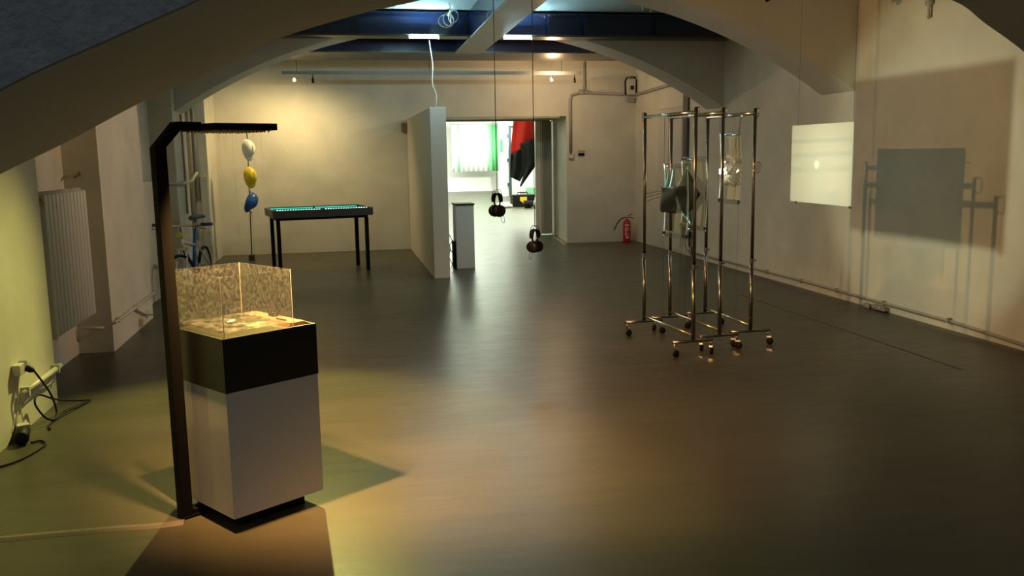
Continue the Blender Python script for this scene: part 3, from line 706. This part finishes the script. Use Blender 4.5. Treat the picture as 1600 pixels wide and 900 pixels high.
def pipe(name, pts, r, m, label, cat='pipe', clips=(), n=10, group=None):
    t = thing(name, label, cat, group=group); b = MB(); b.tube(pts, r, n); b.build('tube', m, t)
    for c, d in clips:
        b = MB(); b.obox(c, (r*1.5, 0, 0), (0, .012, 0), (0, 0, r*1.5)); b.build('clip', m, t)
    return t
pipe('heating_pipe', [(XL + .025, 5.22, .225), (XL + .025, 5.93, .225)], .017, pipe_w, 'short cream pipe on the near pier of the left wall', clips=[((XL + .018, 5.30, .225), 0), ((XL + .018, 5.85, .225), 0)])
pipe('heating_pipe', [(-2.00, 7.355, .205), (-1.845, 7.355, .20)], .013, pipe_w, 'short cream pipe across the niche side under the wall stub')
pipe('heating_pipe', [(XL + .022, 7.36, .235), (XL + .022, 8.1, .23), (XL + .022, 8.95, .235)], .013, pipe_w, 'long cream pipe low on the second pier of the left wall', clips=[((XL + .015, 7.5, .235), 0), ((XL + .015, 8.15, .23), 0)])
t = thing('pipe_tee', 'bent pipe branch dropping to the floor on the second pier', 'pipe')
b = MB(); b.tube([(XL + .022, 8.17, .205), (XL + .022, 8.45, .12), (XL + .03, 8.55, .10), (XL + .03, 8.75, .06)], .011, 8); b.build('tube', pipe_w, t)
b = MB(); b.box((XL, 8.30, .03), (XL + .04, 8.42, .10)); b.box((XL, 8.55, .06), (XL + .03, 8.66, .12)); b.build('junction_block', pipe_w, t, bevel=.006)
# sockets and cables near the camera
t = thing('wall_socket', 'cream double wall socket with a black plug on the near left pier', 'socket', (XL, 5.25, .37))
b = MB(); b.box((0, -.075, -.03), (.045, .0, .03)); b.build('socket_box', pipe_w, t, bevel=.005)
b = MB(); b.obox((.03, .045, .0), (.022, 0, 0), (0, .030, -.012), (0, .010, .026)); b.build('second_socket', pipe_w, t, bevel=.004)
b = MB(); b.lathe([(0, .0), (.018, .002), (.018, .03), (.010, .045)], (.045, .02, -.005), (1, -.2, -.4), 14); b.build('plug', black_rubber, t)
for k, pts in enumerate(([(XL+.01, 5.20, .34), (XL+.012, 5.19, .2), (XL+.014, 5.13, .1), (XL+.02, 5.12, .045)], [(XL+.01, 5.23, .34), (XL+.012, 5.21, .2), (XL+.014, 5.22, .14), (XL+.03, 5.20, .05)],
          [(XL+.012, 5.9, .21), (XL+.015, 5.75, .16), (XL+.015, 5.5, .175), (XL+.012, 5.26, .16)])):
    b = MB(); b.tube(curve(pts, 8), .0035, 6)
    tag(b.build('white_cord', pipe_w), ['thin white cord dropping from the wall socket to the floor block', 'second thin white cord looping below the wall socket', 'thin white cord drooping under the short cream pipe'][k], 'cord')
t = thing('power_block', 'black power block lying on the floor against the left pier', 'power block', (-1.735, 5.08, .04), .5)
b = MB(); b.lathe([(0, -.09), (.030, -.09), (.038, -.08), (.038, .07), (.030, .085), (0, .085)], (0, 0, 0), (.25, 1, 0), 18); b.build('body', black_rubber, t)
b = MB(); b.obox((.02, .07, .02), (.03, 0, 0), (0, .03, 0), (0, 0, .018)); b.build('white_plug', pipe_w, t)
def cord(pts, r, label, m=black_rubber):
    b = MB(); b.tube(curve(pts, 10), r, 7); tag(b.build('extension_cable', m), label, 'cord')
cord([(XL+.085, 5.262, .35), (XL+.10, 5.32, .28), (XL+.10, 5.46, .16), (XL+.11, 5.50, .05), (XL+.12, 5.42, .02), (XL+.09, 5.36, .05), (XL+.05, 5.34, .14), (XL+.05, 5.42, .17), (XL+.10, 5.56, .10), (XL+.16, 5.82, .02), (XL+.20, 5.86, .008), (XL+.17, 5.70, .012), (XL+.14, 5.56, .02), (XL+.11, 5.36, .008), (XL+.14, 5.26, .008)], .006, 'black cord looping from the wall socket down to the floor')
cord([(XL+.115, 5.02, .008), (XL+.16, 5.04, .008), (XL+.20, 4.95, .007), (XL+.14, 4.72, .007), (XL+.0, 4.52, .007), (XL+.05, 4.2, .007)], .006, 'black cord running on the floor from the power block to the left frame edge')

# pipes in the far niche
XN = NB
pipe('riser_pipe', [(-2.0, 13.29, .35), (-2.0, 13.29, 3.1)], .022, pipe_g, 'thick grey riser pipe in the far left niche', clips=[((-2.0, 13.30, 1.75), 0)])
pipe('riser_pipe', [(-1.94, 13.30, .9), (-1.94, 13.30, 3.1)], .016, pipe_g, 'thin grey riser pipe beside the thick one in the far left niche')
pipe('riser_pipe', [(XL + .02, 11.2, .85), (XL + .02, 11.2, 2.02)], .012, mat('reddish pipe', (.34, .22, .17), .5), 'thin reddish riser pipe above the bicycle saddle')
pipe('cross_pipe', [(XN + .03, 10.72, 1.22), (XL + .03, 10.72, 1.22), (XL + .045, 11.0, 1.22), (XL + .03, 11.6, 1.23), (-1.93, 13.24, 1.30)], .020, pipe_w, 'pale horizontal pipe crossing behind the black stand to the far niche')
b = MB(); b.box((-1.90, 13.30, .25), (-1.80, 13.33, 1.25)); tag(b.build('wall_board', plaster_arch, bevel=.004), 'flat pale board fixed low on the wall of the far left niche', 'board')
b = MB(); b.box((XL, 11.0, 0), (XL + .001, 11.01, .01)) if False else None

# ------------------------------------------------------------------ right wall fittings
pipe('skirting_conduit', [(XR - .018, 11.8, .07), (XR - .018, 9.0, .085), (XR - .018, 6.3, .075), (XR - .018, 5.9, .06), (XR - .018, 5.0, .022)], .013, pipe_g, 'long thin conduit running low along the right-hand wall', clips=[((XR - .0205, y, .082), 0) for y in (9.6, 8.8, 8.1, 7.3, 6.4)])
b = MB(); b.box((XR - .03, 12.06, 0.25), (XR, 12.24, 3.0)); tag(b.build('dark_post', darkwood, bevel=.004), 'dark vertical channel on the right wall behind the racks', 'channel')
b = MB(); b.box((XR - .012, 12.26, 0.02), (XR, 13.28, 2.12)); b.box((XR - .02, 12.25, 2.12), (XR, 13.30, 2.135)); struct(b.build('door_2', plaster_arch))
b = MB(); rnd = random.Random(5)
for i in range(60): 
    z = rnd.uniform(.03, .85); b.obox((XR - .004, 11.92 + rnd.uniform(-.08, .08), z), (.006, 0, 0), (0, rnd.uniform(.01, .04), 0), (0, .003, rnd.uniform(.01, .05)))
tag(b.build('broken_plaster', rubble), 'ragged strip of broken plaster low on the right wall by the dark channel', 'plaster')
for k, pts in enumerate(([(XR-.045, 12.2, 1.15), (XR-.045, 12.24, .8), (XR-.045, 12.20, .45), (XR-.05, 12.24, .1)], [(XR-.03, 12.03, .9), (XR-.045, 12.09, .6), (XR-.03, 11.98, .35), (XR-.045, 12.10, .18), (XR-.035, 11.98, .08)])):
    b = MB(); b.tube(curve(pts, 8), .006, 6); tag(b.build('loose_wire', pipe_g), ['loose wire hanging down beside the dark wall channel', 'loose wire curling over the broken plaster strip'][k], 'wire')
b = MB(); b.obox((XR - .03, 7.33, .03), (.03, 0, 0), (0, .10, 0), (0, 0, .02)); b.obox((XR - .035, 7.52, .02), (.03, .01, 0), (0, .05, 0), (0, 0, .018)); tag(b.build('plaster_rubble', rubble, bevel=.008), 'small crumbled plaster lump at the foot of the right wall', 'rubble')
# pipes on the back wall, right of the doorway
pipe('wall_pipe', [(3.78, YB - .03, 1.46), (3.78, YB - .03, 2.34), (3.80, YB - .03, 2.42), (3.95, YB - .03, 2.46), (4.87, YB - .03, 2.42), (XR - .03, 14.2, 2.42), (XR - .03, 12.8, 2.46), (XR - .03, 12.4, 2.48)], .024, pipe_g, 'grey pipe running round the corner beside and right of the doorway')
pipe('wall_pipe', [(4.02, YB - .03, 2.94), (4.02, YB - .03, 2.50), (4.10, YB - .035, 2.47)], .020, pipe_g, 'short grey pipe dropping from the ceiling above the doorway corner')
b = MB(); b.box((3.93, YB - .07, 2.43), (4.0, YB, 2.51)); tag(b.build('junction_box', pipe_g, bevel=.005), 'small square junction box on the pipe above the doorway', 'junction box')
b = MB(); b.box((3.75, YB - .05, 1.40), (3.83, YB, 1.49)); tag(b.build('switch_box', pipe_w, bevel=.005), 'small grey switch box at the foot of the pipe beside the doorway', 'switch')
t = thing('wall_label', 'small dark device under a yellow strip on the wall beside the doorway', 'device', (3.98, YB, 1.47))
b = MB(); b.box((-.06, -.02, -.03), (.04, 0, .015)); b.build('device', black_rubber, t); b = MB(); b.box((-.07, -.012, .035), (.06, 0, .06)); b.build('strip', tape_y, t)
t = thing('emergency_light', 'small boxed wall lamp high in the right back corner', 'wall lamp', (4.80, YB - .01, 2.54))
b = MB(); b.box((-.07, -.10, -.12), (.07, 0, .13)); b.build('housing', pipe_w, t, bevel=.01)
b = MB(); b.tube([(-.09, -.05, -.12), (-.10, -.06, .10), (-.05, -.06, .17), (.05, -.06, .17), (.10, -.06, .10), (.09, -.05, -.12)], .012, 8); b.build('guard', black_rubber, t)
b = MB(); b.box((-.02, -.115, -.04), (.03, -.10, .02)); b.build('lens', black_gloss, t)
b = MB(); b.box((-.05, -.05, -.24), (.06, 0, -.17)); b.build('lower_box', pipe_g, t)
b = MB(); b.obox((4.62, YB - .06, 2.71), (.50, .0, .035), (0, .03, 0), (0, 0, .012)); b.box((4.9, YB-.08, 2.745), (4.905, YB, 2.76)); tag(b.build('wall_rail', pipe_w), 'slim pale rail tilted high on the wall in the right back corner', 'rail')
# extinguisher
t = thing('fire_extinguisher', 'red fire extinguisher standing in the right back corner', 'fire extinguisher', (4.70, 14.22, 0))
b = MB(); b.lathe([(0, 0), (.060, 0), (.064, .02), (.064, .31), (.055, .35), (.030, .375), (.018, .39), (0, .39)], n=24); b.build('cylinder', red_m, t)
b = MB(); b.lathe([(.0648, .06), (.0648, .27)], n=24)
b = MB(); vs = []; fs = []
def patch(bb, a0, a1, za, zb, r=.0652):
    vs = []; n = 6
    for i in range(n + 1):
        a = a0 + (a1 - a0) * i / n
        vs += [(math.cos(a)*r, math.sin(a)*r, za), (math.cos(a)*r, math.sin(a)*r, zb)]
    bb.add(vs, [(2*i, 2*i+2, 2*i+3, 2*i+1) for i in range(n)], True)
f0 = -PI/2 - .25
patch(b, f0 - .5, f0 + .5, .275, .30); patch(b, f0 - .42, f0 - .18, .11, .25)
for z in (.24, .22, .20, .14, .12): patch(b, f0 + .0, f0 + .5, z, z + .008)
patch(b, f0 - .3, f0 + .5, .07, .10); b.build('label_print', lab_w, t)
b = MB(); b.lathe([(.016, .385), (.016, .42), (.008, .43)], n=12); b.build('valve', chrome, t)
b = MB(); b.tube([(0, 0, .42), (.05, 0, .45), (.11, 0, .475)], .008, 8); b.build('lever', red_m, t)
b = MB(); b.tube([(0, 0, .41), (.06, 0, .415), (.12, 0, .395)], .007, 8); b.build('handle', black_rubber, t)
b = MB(); b.tube(curve([(-.01, -.01, .41), (-.08, -.02, .405), (-.15, -.03, .35), (-.20, -.03, .27), (-.23, -.03, .20)], 8), [.009]*33, 8); b.build('hose', black_rubber, t)

# ------------------------------------------------------------------ track with spots, tubes under the beam
t = thing('light_track', 'long pale lighting track hanging in front of the back wall', 'lighting track', (0, 13.42, 0))
b = MB(); b.box((-.71, -.02, 2.66), (3.70, .02, 2.71)); b.build('rail', pipe_g, t)
b = MB()
for x in (-.5, 1.4, 3.4): b.tube([(x, 0, 2.695), (x, 0, 3.16)], .004, 6)
b.build('suspension_rod', black_rubber, t)
for x, lb in ((-.54, 'small lit spotlight at the left end of the hanging track'), (3.24, 'small lit spotlight near the right end of the hanging track')):
    t = thing('track_spotlight', lb, 'spotlight', (x, 13.42, 2.66))
    b = MB(); b.tube([(0, 0, 0), (0, 0, -.045)], .006, 6); b.build('stem', chrome2, t)
    b = MB(); b.lathe([(0, 0), (.020, .0), (.030, .03), (.034, .05)], (0, .045, -.06), (0, -1, -.25), 14)
    b.build('housing', chrome2, t)
    b = MB(); b.lathe([(0, .012), (.016, .008), (.018, 0), (.010, -.01), (0, -.012)], (0, -.012, -.075), (0, -1, -.25), 12); b.build('bulb', bulb_m, t)
for x, lb in ((-.28, 'small unlit spotlight beside the left lit one on the track'), (3.60, 'small unlit spotlight at the right end of the track')):
    t = thing('track_spotlight', lb, 'spotlight', (x, 13.42, 2.66))
    b = MB(); b.tube([(0, 0, 0), (0, 0, -.05)], .006, 6); b.build('stem', black_rubber, t)
    b = MB(); b.lathe([(0, 0), (.015, .0), (.017, .05), (.02, .07), (0, .07)], (0, 0, -.045), (0, -.2, -1), 12); b.build('housing', black_rubber, t)
for xa, xb, lb in ((.885, 1.225, 'short lit fluorescent tube under the blue beam, left of the lengthwise beam'), (1.99, 2.33, 'short lit fluorescent tube under the blue beam, right of the lengthwise beam')):
    t = thing('fluorescent_tube', lb, 'tube lamp', ((xa+xb)/2, 10.60, 2.835), group='tubes under the blue beam'); h = (xb - xa)/2
    b = MB(); b.tube([(-h, 0, 0), (h, 0, 0)], .009, 10); b.build('tube', tube_m, t)
    b = MB(); b.box((-h - .02, -.012, -.014), (-h, .05, .022)); b.box((h, -.012, -.014), (h + .02, .05, .022)); b.build('lamp_holder', flange_m, t)
# ceiling sprinkler-like fixture
t = thing('ceiling_fixture', 'small pale metal fixture on the ceiling right of the lengthwise beam', 'fixture', (3.55, 9.9, 3.16))
b = MB(); b.tube([(0, 0, 0), (0, 0, -.12)], .012, 8); b.tube([(-.10, 0, -.07), (.16, 0, -.07)], .010, 8); b.tube([(-.09, 0, -.03), (-.09, 0, -.10)], .016, 8); b.build('arms', silver, t)
for k, (x, y, z) in enumerate(((3.31, 7.0, 2.735), (3.50, 7.0, 2.72))):
    t = thing('ceiling_spotlight', ['dark spotlight at the top frame edge, left of its twin', 'dark spotlight at the top frame edge, right of its twin'][k], 'spotlight', (x, y, z), group='dark spotlights above the racks')
    b = MB(); b.tube([(0, 0, .04), (0, 0, 3.30 - z)], .006, 6); b.build('stem', black_rubber, t)
    b = MB(); b.lathe([(0, 0), (.022, .0), (.028, .06), (.028, .10), (0, .10)], (-.03, 0, .06), (.45, -.1, -.8), 14); b.build('housing', black_rubber, t)
t = thing('wall_bracket', 'small dark bracket at the top of the right wall near the frame edge', 'bracket', (XR - .03, 6.85, 2.66))
b = MB(); b.lathe([(.035, .03), (.035, 0), (.012, -.02), (.010, -.07), (.016, -.11), (0, -.12)], n=12); b.build('body', pipe_g, t)
b = MB(); b.box((.0, -.02, .0), (.03, .02, .05)); b.build('plate', pipe_g, t)

# ------------------------------------------------------------------ doorway: folding door, far room
t = thing('folding_door', 'beige accordion folding door pushed to the right of the doorway', 'folding door', (3.60, 16.1, 0))
b = MB(); b.box((-.03, -.03, .01), (.065, .05, 2.075)); lead = b.build('leading_post', fold_m, t, bevel=.004)
b = MB(); b.box((.02, -.045, 1.02), (.045, -.03, 1.26)); b.build('handle', lab_w, lead)
b = MB(); n = 7; x = .065; w_ = .030
pts = []
for i in range(2*n + 1): pts.append((x + i*w_/2*.98, -.08 if i % 2 else .06))
for i in range(2*n):
    (xa, ya), (xb, yb) = pts[i], pts[i+1]
    b.prism([(xa, ya, .015), (xb, yb, .015), (xb + .004, yb, .015), (xa + .004, ya, .015)], (0, 0, 2.055))
b.build('pleats', fold_m, t)
b = MB(); b.box((1.28, 15.9, 2.066), (3.80, 15.98, 2.084)); tag(b.build('door_track', flange_m), 'thin metal track under the head of the wide doorway', 'track')
b = MB(); b.prism([(3.62, 14.25, .0005), (3.66, 14.25, .0005), (3.82, 15.6, .0005), (3.78, 15.6, .0005)], (0, 0, .001)); tag(b.build('floor_tape', tape_y), 'short yellow tape line on the floor at the right doorway corner', 'tape')
b = MB(); b.prism([(4.060, 8.6, .0004), (4.078, 8.6, .0004), (4.10, 5.2, .0004), (4.082, 5.2, .0004)], (0, 0, .0008)); tag(b.build('floor_tape', tape_r), 'long faint red tape line on the floor along the right-hand wall', 'tape')

# flag
def cloth(poly_l, poly_r, y, m, name, parent, fold=.05, n=14, mrows=12, ph=0):
    L_ = curve([(x, 0, z) for x, z in poly_l], 8); R_ = curve([(x, 0, z) for x, z in poly_r], 8); b = MB(); vs = []; fs = []
    rows = mrows
    for k in (0, 1):
        for j in range(rows + 1):
            a = L_[int(round(j/rows*(len(L_)-1)))]; c = R_[int(round(j/rows*(len(R_)-1)))]
            for i in range(n + 1):
                u = i/n; p = a.lerp(c, u); vs.append((p.x, y + fold*math.sin(u*11 + ph + j*.12) + k*.006, p.z))
    W = (rows+1)*(n+1)
    for j in range(rows):
        for i in range(n): a = j*(n+1)+i; fs += [(a, a+1, a+n+2, a+n+1), (W+a, W+a+n+1, W+a+n+2, W+a+1)]
    for j in range(rows):
        for e_ in (0, n): a = j*(n+1)+e_; fs.append((a, a+n+1, W+a+n+1, W+a))
    for i in range(n):
        for e_ in (0, rows*(n+1)): a = e_+i; fs.append((a, a+1, W+a+1, W+a))
    b.add(vs, fs, True); return b.build(name, m, parent)
t = thing('red_black_flag', 'large red and black flag draped beyond the doorway', 'flag', (0, 20, 0))
cloth([(3.93, 2.9), (3.95, 2.3), (3.90, 1.80), (3.868, 1.449)], [(4.75, 2.9), (4.75, 2.4), (4.75, 2.1), (4.75, 1.92)], 0, cloth_r, 'red_field', t)
cloth([(3.86, 1.46), (3.85, 1.30), (3.845, 1.10), (3.84, .97)], [(4.20, 1.66), (4.18, 1.4), (4.18, 1.1), (4.06, .86)], -.05, cloth_k, 'black_fold', t, .03)
cloth([(4.06, 1.70), (4.14, 1.4), (4.16, 1.1), (4.05, .76)], [(4.75, 1.96), (4.75, 1.75), (4.72, 1.6), (4.07, .74)], -.10, cloth_k, 'black_field', t, .03, ph=1)
# curtain screen far back
t = thing('green_curtain', 'pale curtain with green ends hanging at the far end of the bright room', 'curtain', (4.42, 34.9, 0))
b = MB(); vs = []; fs = []; n = 60
for k in (0, 1):
    for i in range(n + 1):
        u = i/n; x = 1.9*u; yy = .04*math.sin(u*60) + k*.008
        vs += [(x, yy, .82), (x, yy, 2.62)]
for i in range(n):
    a = 2*i; o = 2*(n+1); fs += [(a, a+2, a+3, a+1), (o+a, o+a+1, o+a+3, o+a+2), (a, o+a, o+a+2, a+2), (a+1, a+3, o+a+3, o+a+1)]
b.add(vs, fs, True); b.build('cloth', cur_m, t)
b = MB(); b.tube([(-.05, .02, 2.65), (1.95, .02, 2.65)], .02, 8); b.tube([(.3, .02, 2.65), (.3, .02, 2.95)], .008, 6); b.tube([(1.6, .02, 2.65), (1.6, .02, 2.95)], .008, 6); b.build('rail', silver, t)
t = thing('far_door_post', 'dark blue door post with hinges in the bright far room', 'door post', (5.98, 31.1, 0))
b = MB(); b.box((-.035, -.05, 0), (.045, .05, 2.45)); b.box((.045, -.05, 2.38), (.45, .05, 2.45)); b.build('post', door_b, t)
b = MB()
for z in (.35, 1.2, 2.05): b.box((-.10, -.06, z), (-.035, .02, z + .12))
b.build('hinges', door_b, t)
b = MB(); b.box((5.64, 31.16, 1.55), (5.76, 31.2, 2.0)); tag(b.build('green_sign', green_sign), 'small green sign on the white wall of the far room', 'sign')
# gear on the far floor
t = thing('equipment_case', 'black equipment case with a yellow emblem on the far room floor', 'case', (5.12, 24.9, 0))
b = MB(); b.box((-.30, -.2, 0), (.34, .2, .34)); b.build('body', black_rubber, t, bevel=.02)
b = MB(); b.tube([(-.12, 0, .34), (-.12, 0, .40), (.16, 0, .40), (.16, 0, .34)], .015, 8); b.build('handle', black_rubber, t)
b = MB(); b.prism([(-.10, -.205, .28), (.10, -.205, .28), (.10, -.205, .18), (.0, -.205, .10), (-.10, -.205, .18)], (0, .004, 0)); b.build('emblem', mat('yellow emblem', (.75, .50, .02), .5), t)
t = thing('dark_bin', 'small dark bin beside the black case in the far room', 'bin', (5.12, 24.1, 0))
b = MB(); b.lathe([(0, 0), (.09, 0), (.13, .20), (.12, .20), (.085, .01)], n=16); b.build('body', black_rubber, t)
def lump(name, loc, s_, m, label, cat):
    bm = bmesh.new(); bmesh.ops.create_icosphere(bm, subdivisions=3, radius=1); rnd = random.Random(hash(loc) % 97)
    for v_ in bm.verts:
        k = 1 + .18*math.sin(v_.co.x*7 + loc[0]) * math.cos(v_.co.y*6) + rnd.uniform(-.05, .05)
        v_.co = Vector((v_.co.x*k*s_[0], v_.co.y*k*s_[1], max(v_.co.z*k, -.55)*s_[2] + .55*s_[2]))
    me = bpy.data.meshes.new(name); bm.to_mesh(me); bm.free(); me.materials.append(m)
    for p in me.polygons: p.use_smooth = True
    o = bpy.data.objects.new(name, me); COL.objects.link(o); o.location = loc; tag(o, label, cat)
lump('plastic_bag', (4.52, 24.5, 0), (.24, .18, .10), white_bright, 'crumpled white plastic bag left of the black case in the far room', 'bag')
lump('plastic_bag', (5.42, 24.0, 0), (.16, .15, .22), white_bright, 'upright white plastic bag right of the small dark bin', 'bag')
b = MB(); b.box((5.35, 25.2, 0), (5.60, 25.5, .52)); tag(b.build('green_box', mat('pale green plastic', (.25, .62, .35), .5), bevel=.01), 'pale green box behind the black case in the far room', 'box')
